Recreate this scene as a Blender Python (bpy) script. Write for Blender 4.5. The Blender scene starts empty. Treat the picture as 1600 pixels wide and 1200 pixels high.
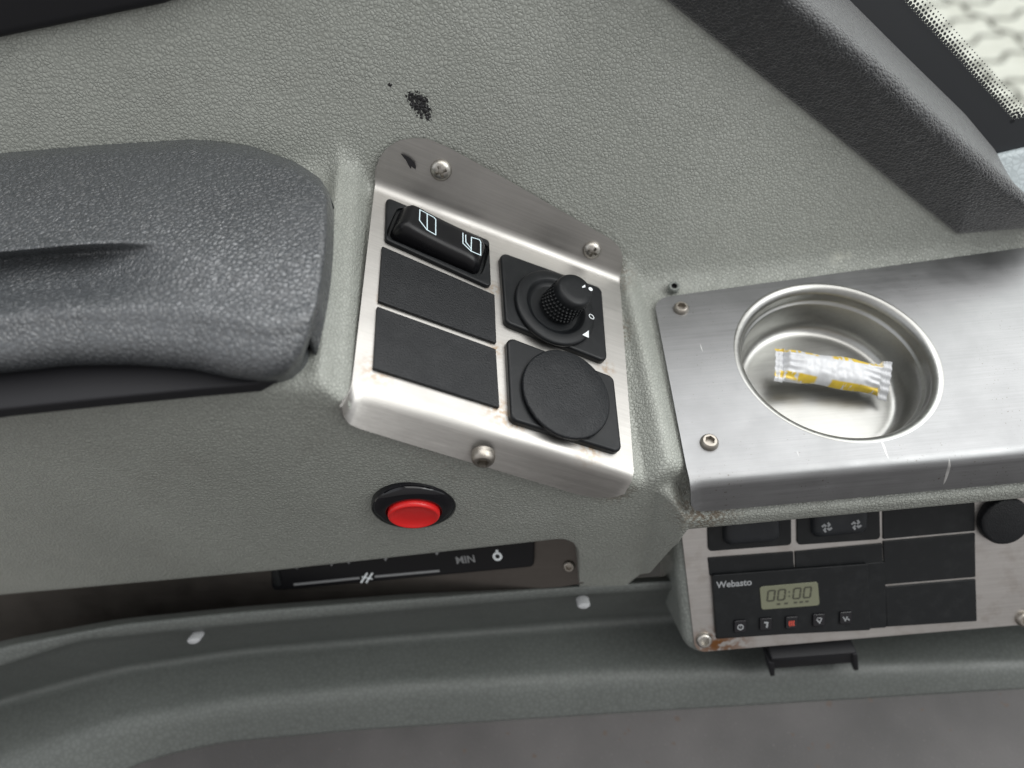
import bpy, bmesh, math, random
import numpy as np
from mathutils import Vector, Matrix, noise as mnoise
random.seed(4); rng = np.random.default_rng(7)
S = bpy.context.scene
C = S.collection
PI = math.pi
# ------------------------------------------------------------------ camera
PITCH, ROLL, FPX = math.radians(55), math.radians(5.2), 1070.0
FW = np.array([0, math.cos(PITCH), -math.sin(PITCH)])
U0 = np.array([0, math.sin(PITCH), math.cos(PITCH)]); X0 = np.array([1., 0, 0])
RT = math.cos(ROLL)*X0 - math.sin(ROLL)*U0
UP = math.cos(ROLL)*U0 + math.sin(ROLL)*X0
CAM = np.array([0, 0, 0.2718])
cd = bpy.data.cameras.new('camera'); cam = bpy.data.objects.new('camera', cd); C.objects.link(cam)
S.camera = cam
cam.matrix_world = Matrix(((RT[0], UP[0], -FW[0], CAM[0]), (RT[1], UP[1], -FW[1], CAM[1]), (RT[2], UP[2], -FW[2], CAM[2]), (0, 0, 0, 1)))
cd.sensor_width = 36; cd.lens = FPX/1600*36
cd.clip_start = 0.02; cd.clip_end = 60
cd.dof.use_dof = True; cd.dof.focus_distance = 0.312; cd.dof.aperture_fstop = 4.4
S.view_settings.view_transform = 'Standard'; S.view_settings.look = 'None'
S.view_settings.exposure = 0.25; S.view_settings.gamma = 1.0
# ------------------------------------------------------------------ light
W = bpy.data.worlds.new('World'); S.world = W; W.use_nodes = True
wn, wl = W.node_tree.nodes, W.node_tree.links
for n in list(wn): wn.remove(n)
wo = wn.new('ShaderNodeOutputWorld'); bg = wn.new('ShaderNodeBackground'); wl.new(bg.outputs[0], wo.inputs[0])
tc = wn.new('ShaderNodeTexCoord')
def wdir(v, lo, hi):
    d = wn.new('ShaderNodeVectorMath'); d.operation = 'DOT_PRODUCT'; wl.new(tc.outputs['Generated'], d.inputs[0])
    d.inputs[1].default_value = Vector(v).normalized()
    m = wn.new('ShaderNodeMapRange'); m.interpolation_type = 'SMOOTHSTEP'
    m.inputs['From Min'].default_value = lo; m.inputs['From Max'].default_value = hi
    wl.new(d.outputs['Value'], m.inputs['Value']); return m.outputs[0]
def wmix(a, b, f):
    m = wn.new('ShaderNodeMix'); m.data_type = 'RGBA'
    for i, q in ((6, a), (7, b)):
        if isinstance(q, tuple): m.inputs[i].default_value = (*q, 1)
        else: wl.new(q, m.inputs[i])
    wl.new(f, m.inputs[0]); return m.outputs[2]
c0 = wmix((0.10, 0.09, 0.088), (0.46, 0.45, 0.445), wdir((0, -0.1, 1), -0.85, 0.6))       # dim cabin, paler overhead
c1 = wmix(c0, (1.55, 1.58, 1.62), wdir((0.1, 0.95, 0.30), 0.42, 0.85))                  # side window
c2 = wmix(c1, (0.92, 0.94, 0.97), wdir((0.9, 0.35, 0.35), 0.45, 0.85))                 # windscreen
c3 = wmix(c2, (0.8, 0.82, 0.85), wdir((-0.8, -0.1, 0.65), 0.82, 0.95))                  # door glass behind
wl.new(c3, bg.inputs[0]); bg.inputs[1].default_value = 1.0
sl = bpy.data.lights.new('window_daylight', 'SUN'); so = bpy.data.objects.new('window_daylight', sl); C.objects.link(so)
sl.energy = 2.25; sl.angle = math.radians(80); sl.color = (1.0, 0.985, 0.95)
so.rotation_euler = Vector((0.36, 0.36, 0.86)).to_track_quat('Z', 'Y').to_euler()
al = bpy.data.lights.new('side_window_light', 'AREA'); ao = bpy.data.objects.new('side_window_light', al); C.objects.link(ao)
al.shape = 'RECTANGLE'; al.size = 1.0; al.size_y = .4; al.energy = 3.0; al.color = (.95, .98, 1.0)
ao.location = (-0.05, 0.85, 0.75); ao.rotation_euler = (Vector((-0.05, 0.85, 0.75))-Vector((0.1, 0.2, 0.05))).to_track_quat('Z', 'Y').to_euler()
wl_ = bpy.data.lights.new('windscreen_light', 'AREA'); wo_ = bpy.data.objects.new('windscreen_light', wl_); C.objects.link(wo_)
wl_.shape = 'RECTANGLE'; wl_.size = .7; wl_.size_y = .5; wl_.energy = 3.2; wl_.color = (.97, 1.0, .98)
wo_.location = (0.72, -0.02, 0.72); wo_.rotation_euler = (Vector((0.72, -0.02, 0.72))-Vector((0.1, 0.2, 0.0))).to_track_quat('Z', 'Y').to_euler()
# ------------------------------------------------------------------ picture-to-plane helpers
def ray(x, y): return RT*(x-800)/FPX - UP*(y-600)/FPX + FW
def onp(x, y, p0, n):
    d = ray(x, y); n = np.asarray(n, float); return CAM + d*(np.dot(np.asarray(p0)-CAM, n)/np.dot(d, n))
def atz(x, y, z): d = ray(x, y); return CAM + d*((z-CAM[2])/d[2])
def atd(x, y, D): return CAM + ray(x, y)*D
class Frame:
    def __init__(s, o, n, udir):
        s.o = np.array(o, float); s.n = np.array(n, float)/np.linalg.norm(n)
        u = np.array(udir, float); u = u - s.n*np.dot(u, s.n); s.u = u/np.linalg.norm(u); s.v = np.cross(s.n, s.u)
    def px(s, x, y, h=0.0):
        p = onp(x, y, s.o+s.n*h, s.n) - s.o; return np.array([np.dot(p, s.u), np.dot(p, s.v)])
    def mat(s):
        return Matrix(((s.u[0], s.v[0], s.n[0], s.o[0]), (s.u[1], s.v[1], s.n[1], s.o[1]), (s.u[2], s.v[2], s.n[2], s.o[2]), (0, 0, 0, 1)))
    def sub(s, uv, h=0):
        return Frame(s.o+s.u*uv[0]+s.v*uv[1]+s.n*h, s.n, s.u)
# ------------------------------------------------------------------ materials
def mat(name, col=(.5, .5, .5), rough=.5, metal=0.0, spec=.5):
    m = bpy.data.materials.new(name); m.use_nodes = True
    b = m.node_tree.nodes['Principled BSDF']
    b.inputs['Base Color'].default_value = (*col, 1); b.inputs['Roughness'].default_value = rough
    b.inputs['Metallic'].default_value = metal; b.inputs['Specular IOR Level'].default_value = spec
    return m
class N:
    def __init__(s, m): s.t = m.node_tree; s.b = s.t.nodes['Principled BSDF']; s.co = s.new('ShaderNodeTexCoord').outputs['Object']
    def new(s, k, **kw):
        n = s.t.nodes.new(k)
        for a, v in kw.items():
            if hasattr(n, a): setattr(n, a, v)
            else: n.inputs[a.replace('_', ' ')].default_value = v
        return n
    def ln(s, a, b): s.t.links.new(a, b)
    def mapped(s, scale=(1, 1, 1), rot=(0, 0, 0), src=None):
        n = s.new('ShaderNodeMapping'); n.inputs['Scale'].default_value = scale; n.inputs['Rotation'].default_value = rot
        s.ln(src or s.co, n.inputs[0]); return n.outputs[0]
    def noise(s, scale, detail=3, rough=.5, src=None, dist=0):
        n = s.new('ShaderNodeTexNoise'); n.inputs['Scale'].default_value = scale; n.inputs['Detail'].default_value = detail
        n.inputs['Roughness'].default_value = rough; n.inputs['Distortion'].default_value = dist
        s.ln(src or s.co, n.inputs['Vector']); return n.outputs['Fac']
    def ramp(s, fac, lo, hi, a=0.0, b=1.0):
        n = s.new('ShaderNodeMapRange'); n.inputs['From Min'].default_value = lo; n.inputs['From Max'].default_value = hi
        n.inputs['To Min'].default_value = a; n.inputs['To Max'].default_value = b; s.ln(fac, n.inputs['Value']); return n.outputs[0]
    def mix(s, a, b, f):
        n = s.new('ShaderNodeMix', data_type='RGBA')
        for i, q in ((6, a), (7, b)):
            if isinstance(q, tuple): n.inputs[i].default_value = (*q, 1)
            else: s.ln(q, n.inputs[i])
        if isinstance(f, (int, float)): n.inputs[0].default_value = f
        else: s.ln(f, n.inputs[0])
        return n.outputs[2]
    def math(s, op, a, b=0.0):
        n = s.new('ShaderNodeMath', operation=op)
        for i, q in ((0, a), (1, b)):
            if isinstance(q, (int, float)): n.inputs[i].default_value = q
            else: s.ln(q, n.inputs[i])
        return n.outputs[0]
    def bump(s, h, strength, dist, prev=None):
        n = s.new('ShaderNodeBump'); n.inputs['Strength'].default_value = strength; n.inputs['Distance'].default_value = dist
        s.ln(h, n.inputs['Height'])
        if prev: s.ln(prev, n.inputs['Normal'])
        s.ln(n.outputs[0], s.b.inputs['Normal']); return n.outputs[0]
    def near(s, p, r0, r1, sc=(1, 1, 1)):
        """1 close to the point p (object space), 0 beyond r1"""
        a = s.new('ShaderNodeVectorMath', operation='SUBTRACT'); s.ln(s.co, a.inputs[0]); a.inputs[1].default_value = p
        m = s.new('ShaderNodeVectorMath', operation='MULTIPLY'); s.ln(a.outputs[0], m.inputs[0]); m.inputs[1].default_value = sc
        l = s.new('ShaderNodeVectorMath', operation='LENGTH'); s.ln(m.outputs[0], l.inputs[0])
        return s.ramp(l.outputs['Value'], r0, r1, 1, 0)
def grain(nn, cell, strength, dist, distort=.16, stretch=(1, 1, 1), dome=.7):
    """pebbled leather grain as bump; returns the height socket"""
    co = nn.mapped(stretch, (0, 0, .5))
    w = nn.new('ShaderNodeTexNoise'); w.inputs['Scale'].default_value = .55/cell; w.inputs['Detail'].default_value = 1.5
    nn.ln(co, w.inputs['Vector'])
    a = nn.new('ShaderNodeVectorMath', operation='SUBTRACT'); nn.ln(w.outputs['Color'], a.inputs[0]); a.inputs[1].default_value = (.5, .5, .5)
    b = nn.new('ShaderNodeVectorMath', operation='SCALE'); nn.ln(a.outputs[0], b.inputs[0]); b.inputs['Scale'].default_value = cell*distort*8
    c = nn.new('ShaderNodeVectorMath', operation='ADD'); nn.ln(co, c.inputs[0]); nn.ln(b.outputs[0], c.inputs[1])
    v = nn.new('ShaderNodeTexVoronoi', feature='SMOOTH_F1'); v.inputs['Scale'].default_value = 1/cell; v.inputs['Smoothness'].default_value = .25; nn.ln(c.outputs[0], v.inputs['Vector'])
    h = nn.ramp(v.outputs['Distance'], .05, .75, 1, 0)
    v2 = nn.new('ShaderNodeTexVoronoi', feature='DISTANCE_TO_EDGE'); v2.inputs['Scale'].default_value = 1/cell; nn.ln(c.outputs[0], v2.inputs['Vector'])
    e = nn.ramp(v2.outputs['Distance'], 0, .20)
    hh = nn.math('ADD', nn.math('MULTIPLY', h, dome), nn.math('MULTIPLY', e, nn.ramp(nn.noise(.25/cell, 2), .3, .7, .35, .8)))
    h = e
    nn.bump(hh, strength, dist); return h
def leather(name, col, cell=.0021, strength=1.0, dist=.00042, rough=.5, extra=None, dome=.7, valley=.5):
    m = mat(name, col, rough); nn = N(m)
    h = grain(nn, cell, strength, dist, dome=dome)
    big = nn.noise(9, 3); c = nn.mix(tuple(x*.9 for x in col), tuple(min(1, x*1.1) for x in col), nn.ramp(big, .3, .7))
    c = nn.mix(tuple(x*valley for x in col), c, nn.ramp(h, .0, .9, .55, 1))      # darker between the pebbles of the grain
    if extra: c = extra(nn, c, h)
    nn.ln(c, nn.b.inputs['Base Color'])
    nn.ln(nn.ramp(nn.noise(30, 4), .3, .7, rough-.07, rough+.08), nn.b.inputs['Roughness'])
    return m
def metal(name, col=(.62, .61, .59), rough=.3, direction=0.0, marks=None, streak=1.0):
    m = mat(name, col, rough, 1.0); nn = N(m)
    st = nn.noise(1.0, 5, .65, nn.mapped((60, 5200, 5200), (0, 0, direction)))
    st2 = nn.noise(1.0, 3, .6, nn.mapped((12, 900, 900), (0, 0, direction)))
    f = nn.math('ADD', nn.math('MULTIPLY', st, .6), nn.math('MULTIPLY', st2, .4))
    blot = nn.noise(55, 4, .6); grime = nn.noise(18, 5, .65, dist=.5)
    c = nn.mix(tuple(x*.80 for x in col), tuple(min(1, x*1.12) for x in col), nn.ramp(f, .3, .7))
    c = nn.mix(tuple(x*.80 for x in col), c, nn.ramp(grime, .30, .55, .3, 1))
    if marks: c = marks(nn, c)
    nn.ln(c, nn.b.inputs['Base Color'])
    r = nn.math('ADD', nn.ramp(f, .25, .75, rough-.06, rough+.09), nn.ramp(blot, .3, .7, -.03, .07)); nn.ln(r, nn.b.inputs['Roughness'])
    nn.bump(f, .16*streak, .00006); return m
def plastic(name, col=(.012, .013, .015), rough=.42, grainsize=None, strength=.3, dust=.12):
    m = mat(name, col, rough); nn = N(m)
    nn.b.inputs['Specular IOR Level'].default_value = .3
    d = nn.noise(140, 5, .7); c = nn.mix(col, tuple(x*1.6+.02 for x in col), nn.ramp(d, .5, .8, 0, dust*3))
    nn.ln(c, nn.b.inputs['Base Color'])
    nn.ln(nn.ramp(nn.noise(60, 3), .3, .7, rough-.06, rough+.09), nn.b.inputs['Roughness'])
    if grainsize:
        g = nn.noise(1/grainsize, 2, .6); nn.bump(g, strength, grainsize*.35)
    return m
# ------------------------------------------------------------------ object helpers
def tag(o, label=None, cat=None, group=None, kind=None):
    if label: o['label'] = label
    if cat: o['category'] = cat
    if group: o['group'] = group
    if kind: o['kind'] = kind
    return o
def root(name, fr, label, cat, group=None):
    o = bpy.data.objects.new(name, None); C.objects.link(o); o.empty_display_size = .01
    o.matrix_world = fr.mat(); tag(o, label, cat, group); return o
def mk(name, verts, faces, m, parent=None, fr=None, smooth=True, angle=40, wn_=False):
    """verts in the local frame of fr; world placing through fr or through the parent"""
    me = bpy.data.meshes.new(name); me.from_pydata([tuple(map(float, v)) for v in verts], [], faces); me.update()
    bm = bmesh.new(); bm.from_mesh(me); bmesh.ops.recalc_face_normals(bm, faces=bm.faces) if smooth != 'keep' else None
    bm.to_mesh(me); bm.free()
    me.materials.append(m)
    o = bpy.data.objects.new(name, me); C.objects.link(o)
    for p in me.polygons: p.use_smooth = True
    me.set_sharp_from_angle(angle=math.radians(angle))
    if wn_:
        w = o.modifiers.new('weighted', 'WEIGHTED_NORMAL'); w.keep_sharp = True
    if parent is not None: o.parent = parent
    elif fr is not None: o.matrix_world = fr.mat()
    return o
class MB:
    def __init__(s): s.v = []; s.f = []
    def add(s, v, f):
        b = len(s.v); s.v += [tuple(x) for x in v]; s.f += [tuple(i+b for i in q) for q in f]; return s
def grid(P, closed_u=False):
    P = np.asarray(P); a, b = P.shape[:2]; v = P.reshape(-1, 3); f = []
    for i in range(a if closed_u else a-1):
        for j in range(b-1):
            i2 = (i+1) % a; f.append((i*b+j, i2*b+j, i2*b+j+1, i*b+j+1))
    return v, f
def rpoly(pts, r, seg=6):
    """rounded polygon; r is a number or a list"""
    pts = [np.array(p, float) for p in pts]; n = len(pts); out = []
    rs = r if isinstance(r, (list, tuple)) else [r]*n
    for i in range(n):
        p, a, b = pts[i], pts[i-1], pts[(i+1) % n]
        da, db = a-p, b-p; la, lb = np.linalg.norm(da), np.linalg.norm(db); da, db = da/la, db/lb
        if rs[i] <= 0: out.append(p); continue
        ang = math.acos(max(-1, min(1, float(np.dot(da, db))))); t = min(rs[i]/math.tan(ang/2), la*.48, lb*.48)
        rr = t*math.tan(ang/2); cdir = (da+db)/np.linalg.norm(da+db); c = p+cdir*math.hypot(rr, t)
        s0, s1 = p+da*t-c, p+db*t-c
        for k in range(seg+1):
            q = s0*(1-k/seg)+s1*(k/seg); q = q/np.linalg.norm(q)*rr; out.append(c+q)
    return np.array(out)
def area2(p): p = np.asarray(p); return .5*np.sum(p[:, 0]*np.roll(p[:, 1], -1)-np.roll(p[:, 0], -1)*p[:, 1])
def offset(p, d):
    p = np.asarray(p)
    if area2(p) < 0: p = p[::-1]
    a = np.roll(p, 1, 0); b = np.roll(p, -1, 0)
    e1 = p-a; e2 = b-p
    n1 = np.stack([e1[:, 1], -e1[:, 0]], 1); n2 = np.stack([e2[:, 1], -e2[:, 0]], 1)
    n1 /= np.linalg.norm(n1, axis=1)[:, None]+1e-12; n2 /= np.linalg.norm(n2, axis=1)[:, None]+1e-12
    m = n1+n2; m /= np.linalg.norm(m, axis=1)[:, None]+1e-12
    c = np.clip(np.sum(m*n1, 1), .5, 1); return p+m*(d/c)[:, None]
def slab(p, z0, z1, b=.0008, seg=4, dish=None):
    p = np.asarray(p)
    if area2(p) < 0: p = p[::-1]
    rings = [np.c_[p, np.full(len(p), z0)]]
    for k in range(seg+1):
        a = PI/2*k/seg; q = offset(p, -b*(1-math.cos(a))); rings.append(np.c_[q, np.full(len(p), z1-b+b*math.sin(a))])
    n = len(p); v = np.concatenate(rings); f = []
    for i in range(len(rings)-1):
        for j in range(n): f.append((i*n+j, i*n+(j+1) % n, (i+1)*n+(j+1) % n, (i+1)*n+j))
    f.append(tuple(range((len(rings)-1)*n, len(rings)*n))); f.append(tuple(range(n))[::-1])
    return v, f
def frame_slab(outer, inner, z0, z1, b, zin):
    """rounded frame with an opening; outer and inner have equally many points in step"""
    if area2(outer) < 0: outer = outer[::-1]; inner = inner[::-1]
    rings = [np.c_[outer, np.full(len(outer), z0)]]
    for k in range(5):
        a = PI/2*k/4; rings.append(np.c_[offset(outer, -b*(1-math.cos(a))), np.full(len(outer), z1-b+b*math.sin(a))])
    for k in range(4):
        a = PI/2*k/3; rings.append(np.c_[offset(inner, b*.6*(1-math.sin(a))), np.full(len(outer), z1-b*.6*(1-math.cos(a)))])
    rings.append(np.c_[inner, np.full(len(inner), zin)])
    n = len(outer); v = np.concatenate(rings); f = []
    for i in range(len(rings)-1):
        for j in range(n): f.append((i*n+j, i*n+(j+1) % n, (i+1)*n+(j+1) % n, (i+1)*n+j))
    f.append(tuple(range((len(rings)-1)*n, len(rings)*n)))
    return v, f
def lathe(prof, n=64, c=(0, 0), cap=False):
    P = [[(c[0]+r*math.cos(2*PI*i/n), c[1]+r*math.sin(2*PI*i/n), z) for r, z in prof] for i in range(n)]
    v, f = grid(P, True)
    if cap: f = f+[tuple(i*len(prof)+len(prof)-1 for i in range(n))]
    return v, f
def ribbon(pts, w, z, closed=False, t=.00008):
    pts = np.asarray(pts); n = len(pts)
    zz = z if hasattr(z, '__len__') else [z]*n
    L, Rr = [], []
    for i in range(n):
        a = pts[i-1] if (i or closed) else pts[i]; b = pts[(i+1) % n] if (i < n-1 or closed) else pts[i]
        p = pts[i]
        d1 = (p-a)/(np.linalg.norm(p-a)+1e-12); d2 = (b-p)/(np.linalg.norm(b-p)+1e-12); d = d1+d2; d /= np.linalg.norm(d)+1e-12
        nrm = np.array([-d[1], d[0]]); ref = d1 if np.linalg.norm(p-a) > 1e-9 else d2
        k = w/2/max(.55, abs(np.dot(nrm, [-ref[1], ref[0]]))); L.append(p+nrm*k); Rr.append(p-nrm*k)
    v = [(*L[i], zz[i]+t) for i in range(n)]+[(*Rr[i], zz[i]+t) for i in range(n)]+[(*L[i], zz[i]-t) for i in range(n)]+[(*Rr[i], zz[i]-t) for i in range(n)]
    f = []
    for i in range(n if closed else n-1):
        j = (i+1) % n; f += [(i, j, n+j, n+i), (2*n+i, 2*n+j, j, i), (n+i, n+j, 3*n+j, 3*n+i)]
    return v, f
def text_mesh(name, s, size, fr_pt, ang, z, m, parent, bold=0.0, align='CENTER'):
    cu = bpy.data.curves.new(name, 'FONT'); cu.body = s; cu.size = size; cu.align_x = align; cu.align_y = 'CENTER'; cu.extrude = .00006; cu.offset = bold
    ob = bpy.data.objects.new(name+'_curve', cu); C.objects.link(ob)
    me = bpy.data.meshes.new_from_object(ob.evaluated_get(bpy.context.evaluated_depsgraph_get()))
    bpy.data.objects.remove(ob); bpy.data.curves.remove(cu)
    me.materials.clear(); me.materials.append(m)
    o = bpy.data.objects.new(name, me); C.objects.link(o); o.parent = parent
    o.location = (fr_pt[0], fr_pt[1], z); o.rotation_euler = (0, 0, ang); return o
def screw(parent, uv, z, r, h, m, kind='cross', ang=0.3, name='screw', label=None, zdir=None):
    nr, na = 30, 72; P = []
    for i in range(na):
        a = 2*PI*i/na; row = []
        for j in range(nr+1):
            q = 1-j/nr; x, y = r*q*math.cos(a), r*q*math.sin(a)
            hh = h*math.sqrt(max(0, 1-q**2.6)) if kind == 'cross' else h*min(1, 1.25*math.sqrt(max(0, 1-q**3)))
            ca, sa = math.cos(ang), math.sin(ang); X, Y = x*ca+y*sa, -x*sa+y*ca
            d = 0
            if kind == 'cross':
                w = r*.13
                if (abs(X) < w and abs(Y) < r*.55) or (abs(Y) < w and abs(X) < r*.55): d = h*.75
                if math.hypot(X, Y) < r*.24: d = h*.9
            else:
                if max(abs(X*math.cos(k*PI/3)+Y*math.sin(k*PI/3)) for k in range(3)) < r*.45: d = h*.85
            row.append((uv[0]+x, uv[1]+y, z+hh-d))
        P.append(row)
    v, f = grid(P, True)
    w_, g_ = lathe([(r*.98, z-.002), (r, z+.0001)], 72, uv)
    mb = MB().add(v, f).add(w_, g_)
    o = mk(name, mb.v, mb.f, m, parent, angle=50)
    if label: o['label'] = label
    return o
def fillet(pts, rs, seg=7):
    """open polyline in 3D, rounded at inner points with tangent lengths rs; constant count"""
    pts = [np.asarray(p, float) for p in pts]; out = [pts[0]]
    for i in range(1, len(pts)-1):
        p = pts[i]; a = pts[i-1]-p; b = pts[i+1]-p; la, lb = np.linalg.norm(a)+1e-9, np.linalg.norm(b)+1e-9
        t = min(rs[i-1], la*.49, lb*.49); A = p+a/la*t; B = p+b/lb*t
        for k in range(seg+1):
            s = k/seg; out.append(A*(1-s)**2+2*p*s*(1-s)+B*s*s)
    out.append(pts[-1]); return out
def densify(pts, n):
    pts = np.asarray(pts); out = []
    for i in range(len(pts)-1):
        for k in range(n): out.append(pts[i]+(pts[i+1]-pts[i])*k/n)
    out.append(pts[-1]); return out
def polyx(xs, ys):
    xs, ys = np.array(xs, float), np.array(ys, float)
    return lambda x: float(np.interp(x, xs, ys))
def smoothed(fn, w):
    k = np.linspace(-1, 1, 15); g = np.exp(-(k*1.6)**2); g /= g.sum()
    return lambda x: float(sum(fn(x+w*a)*b for a, b in zip(k, g)))
# ------------------------------------------------------------------ reference planes of the place
TW = math.radians(21)
NW = np.array([0, -math.cos(TW), math.sin(TW)]); PW = atz(1300, 410, 0.0)         # side panel, leaning outwards
WX = np.array([1, 0, 0])
def wall(x, y, h=0.0): return onp(x, y, PW+NW*h, NW)
TF = math.radians(6)
YAW = .085
NF = np.array([-YAW, -1, math.tan(TF)]); NF /= np.linalg.norm(NF); BR = atz(990, 745, .002)          # face towards the driver
def wall_y(z): return PW[1]+math.tan(TW)*(z-PW[2])
def face_y(z, x=1.0):
    d = BR[0]-x; d = (d+math.sqrt(d*d+.01**2))/2-.0
    return BR[1]+math.tan(TF)*(z-BR[2])+YAW*(d if x < BR[0]+.05 else 0)
pTL, pTR = wall(592, 285), wall(972, 430)
nP = np.cross(BR-pTL, pTR-pTL); nP /= np.linalg.norm(nP); nP *= np.sign(nP[2])
POD = Frame(pTL, nP, pTR-pTL)
def pod_z(x, y): return POD.o[2]-(nP[0]*(x-POD.o[0])+nP[1]*(y-POD.o[1]))/nP[2]
DISP = Frame(atd(1300, 900, .362), (0, -math.sin(math.radians(46)), math.cos(math.radians(46))), (1, 0, 0))
# ------------------------------------------------------------------ materials in use
GREY = (.318, .331, .302)
sm = wall(655, 165); sm0 = wall(609, 133)
def panel_marks(nn, c, h):
    for p, q, r in ((wall(643, 152), .001, .0045), (wall(654, 161), .0025, .0062), (wall(661, 171), .002, .0055), (wall(668, 181), .0008, .0042), (wall(609, 133), .0004, .0018)):
        near = nn.near(tuple(p), q, r); rough = nn.math('ADD', nn.math('MULTIPLY', h, .22), nn.math('MULTIPLY', nn.noise(1, 3, .6, nn.mapped((900, 320, 320), (0, .6, .3))), 1.15))
        k = nn.math('GREATER_THAN', nn.math('ADD', nn.math('MULTIPLY', near, .55), nn.math('MULTIPLY', rough, .9)), .99)
        k = nn.math('MULTIPLY', k, nn.ramp(near, .02, .1))
        c = nn.mix(c, (.006, .006, .007), k)
    p = atz(1315, 403, .004); k = nn.ramp(nn.math('MULTIPLY', nn.near(tuple(p), .002, .010, (.7, 1, 1)), nn.noise(420, 3)), .3, .6)
    c = nn.mix(c, (.42, .43, .38), k)
    # grime gathered along the plate edges
    for q, r in ((atz(952, 440, .0), .012), (atz(958, 520, .0), .009), (atz(1105, 800, -.018), .014), (atz(962, 790, -.01), .01)):
        k = nn.math('MULTIPLY', nn.near(tuple(q), .001, r*1.4), nn.ramp(nn.noise(500, 4), .42, .58)); c = nn.mix(c, (.10, .065, .035), k)
    sc = nn.math('MULTIPLY', nn.ramp(nn.noise(4, 2), .5, .7), nn.ramp(nn.noise(900, 2, .5), .66, .72, 0, .5)); c = nn.mix(c, (.5, .5, .46), sc)
    big = nn.math('MULTIPLY', nn.ramp(nn.noise(14, 5, .6, dist=.6), .52, .72), nn.ramp(h, .3, 1, .2, .30)); c = nn.mix(c, (.40, .41, .385), big)
    gr = nn.ramp(nn.noise(22, 4, .6, nn.mapped((1, 1, 1), (0, 0, 1), None)), .56, .76, 0, .18); c = nn.mix(c, (.17, .16, .14), gr)
    return c
M_LEATHER = leather('grey_leatherette', GREY, .0016, 1.0, .00025, .40, panel_marks)
M_LEATHER2 = leather('grey_leatherette_smooth', (.21, .225, .21), .0021, .6, .0003, .55)
M_ARM = leather('armrest_vinyl', (.078, .084, .090), .0020, 1.0, .00032, .25, dome=.45, valley=.35)
M_ARM.node_tree.nodes['Principled BSDF'].inputs['Specular IOR Level'].default_value = .9
M_TRIM = leather('charcoal_foam', (.013, .0145, .017), .0015, 1.0, .00032, .40)
M_TRIM.node_tree.nodes['Principled BSDF'].inputs['Sheen Weight'].default_value = .45
M_DARK = mat('dark_vinyl', (.010, .010, .012), .6, spec=.3)
M_LOW = leather('grey_moulding', (.105, .114, .108), .003, .2, .0002, .5)
M_BLACK = plastic('black_plastic', (.005, .006, .0072), .42, .00035, .18)
M_TEX = plastic('black_textured_plastic', (.006, .007, .0085), .42, .0008, 1.0)
M_GLOSS = mat('gloss_black', (.004, .004, .006), .07)
M_ROCK = plastic('satin_black_rocker', (.005, .005, .006), .27, None, dust=.04)
M_RED = mat('red_button_plastic', (.72, .018, .018), .28); M_RED.node_tree.nodes['Principled BSDF'].inputs['Subsurface Weight'].default_value = .08
M_RED.node_tree.nodes['Principled BSDF'].inputs['Subsurface Radius'].default_value = (.002, .0005, .0004)
M_WHITE = mat('white_print', (.72, .76, .78), .5)
M_ICON = mat('pale_blue_print', (.62, .75, .80), .5)
M_WHITE2 = mat('worn_print', (.27, .28, .29), .5)
M_FACE = mat('control_face', (.004, .004, .005), .4, spec=.25)
M_DIMPRINT = mat('grey_print', (.22, .225, .23), .5)
M_STEEL = metal('screw_steel', (.52, .50, .46), .33)
M_RUST = metal('tarnished_screw', (.40, .37, .33), .38)
M_LCD = mat('lcd_glass', (.15, .155, .105), .25)
M_LCDINK = mat('lcd_digits', (.05, .05, .035), .4)
M_REDPRINT = mat('red_print', (.45, .06, .04), .5)

# ------------------------------------------------------------------ moulded side panel (wall, shelf, front face) as one skin
wall_top_px = [(-900, 180), (0, 50), (250, 0), (420, -60), (800, -130), (1010, -130), (1160, 20), (1560, 320), (1590, 338)]
wt = [wall(*p) for p in wall_top_px]
f_top = polyx([p[0] for p in wt]+[.5], [p[2] for p in wt]+[wt[-1][2]])
XL, XRp, XR2 = -.060, .056, .070
def level(x, y):
    # height of the moulding's upper side
    if x < -.0635: z = .067+.005*math.exp(-((x+.071)/.0045)**2)
    elif x < -.0605: z = .067+(pod_z(-.0605, y)-.004-.067)*(x+.0635)/.003
    elif x < .055: z = pod_z(x, y)-.004
    elif x < .060: z = pod_z(.055, y)-.004+(.0015-pod_z(.055, y)+.004)*(x-.055)/.005
    elif x < .070: z = .0015+.0035*math.sin((x-.060)/.010*PI)
    elif x < .074: z = .0015-(x-.070)/.004*.0045
    else: z = -.003
    return z
lev_c = smoothed(lambda x: level(x, .265), .0025); lev_f = smoothed(lambda x: level(x, .14)-.009*math.exp(-((x+.064)/.010)**2)*(x < -.0595), .0025)
zb_px = [(870, 850), (893, 856), (906, 868), (915, 915), (918, 945)]
_l = [onp(*p_, BR, NF) for p_ in ((-300, 964), (0, 938), (435, 900), (870, 853))]
f_bot = smoothed(polyx([p_[0] for p_ in _l]+[.0195, .0235, .0262, .0270, .052, .064, .070, .075, .5], [p_[2] for p_ in _l]+[_l[-1][2]-.0004, _l[-1][2]-.004, _l[-1][2]-.013, -.118, -.118, -.095, -.060, -.038, -.035]), .0006)
xs = sorted(set(list(np.arange(-.36, .345, .0022))+list(np.arange(-.072, -.05, .0006))+list(np.arange(.048, .080, .0007))+list(np.arange(.012, .030, .0004))))
cols = []
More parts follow.
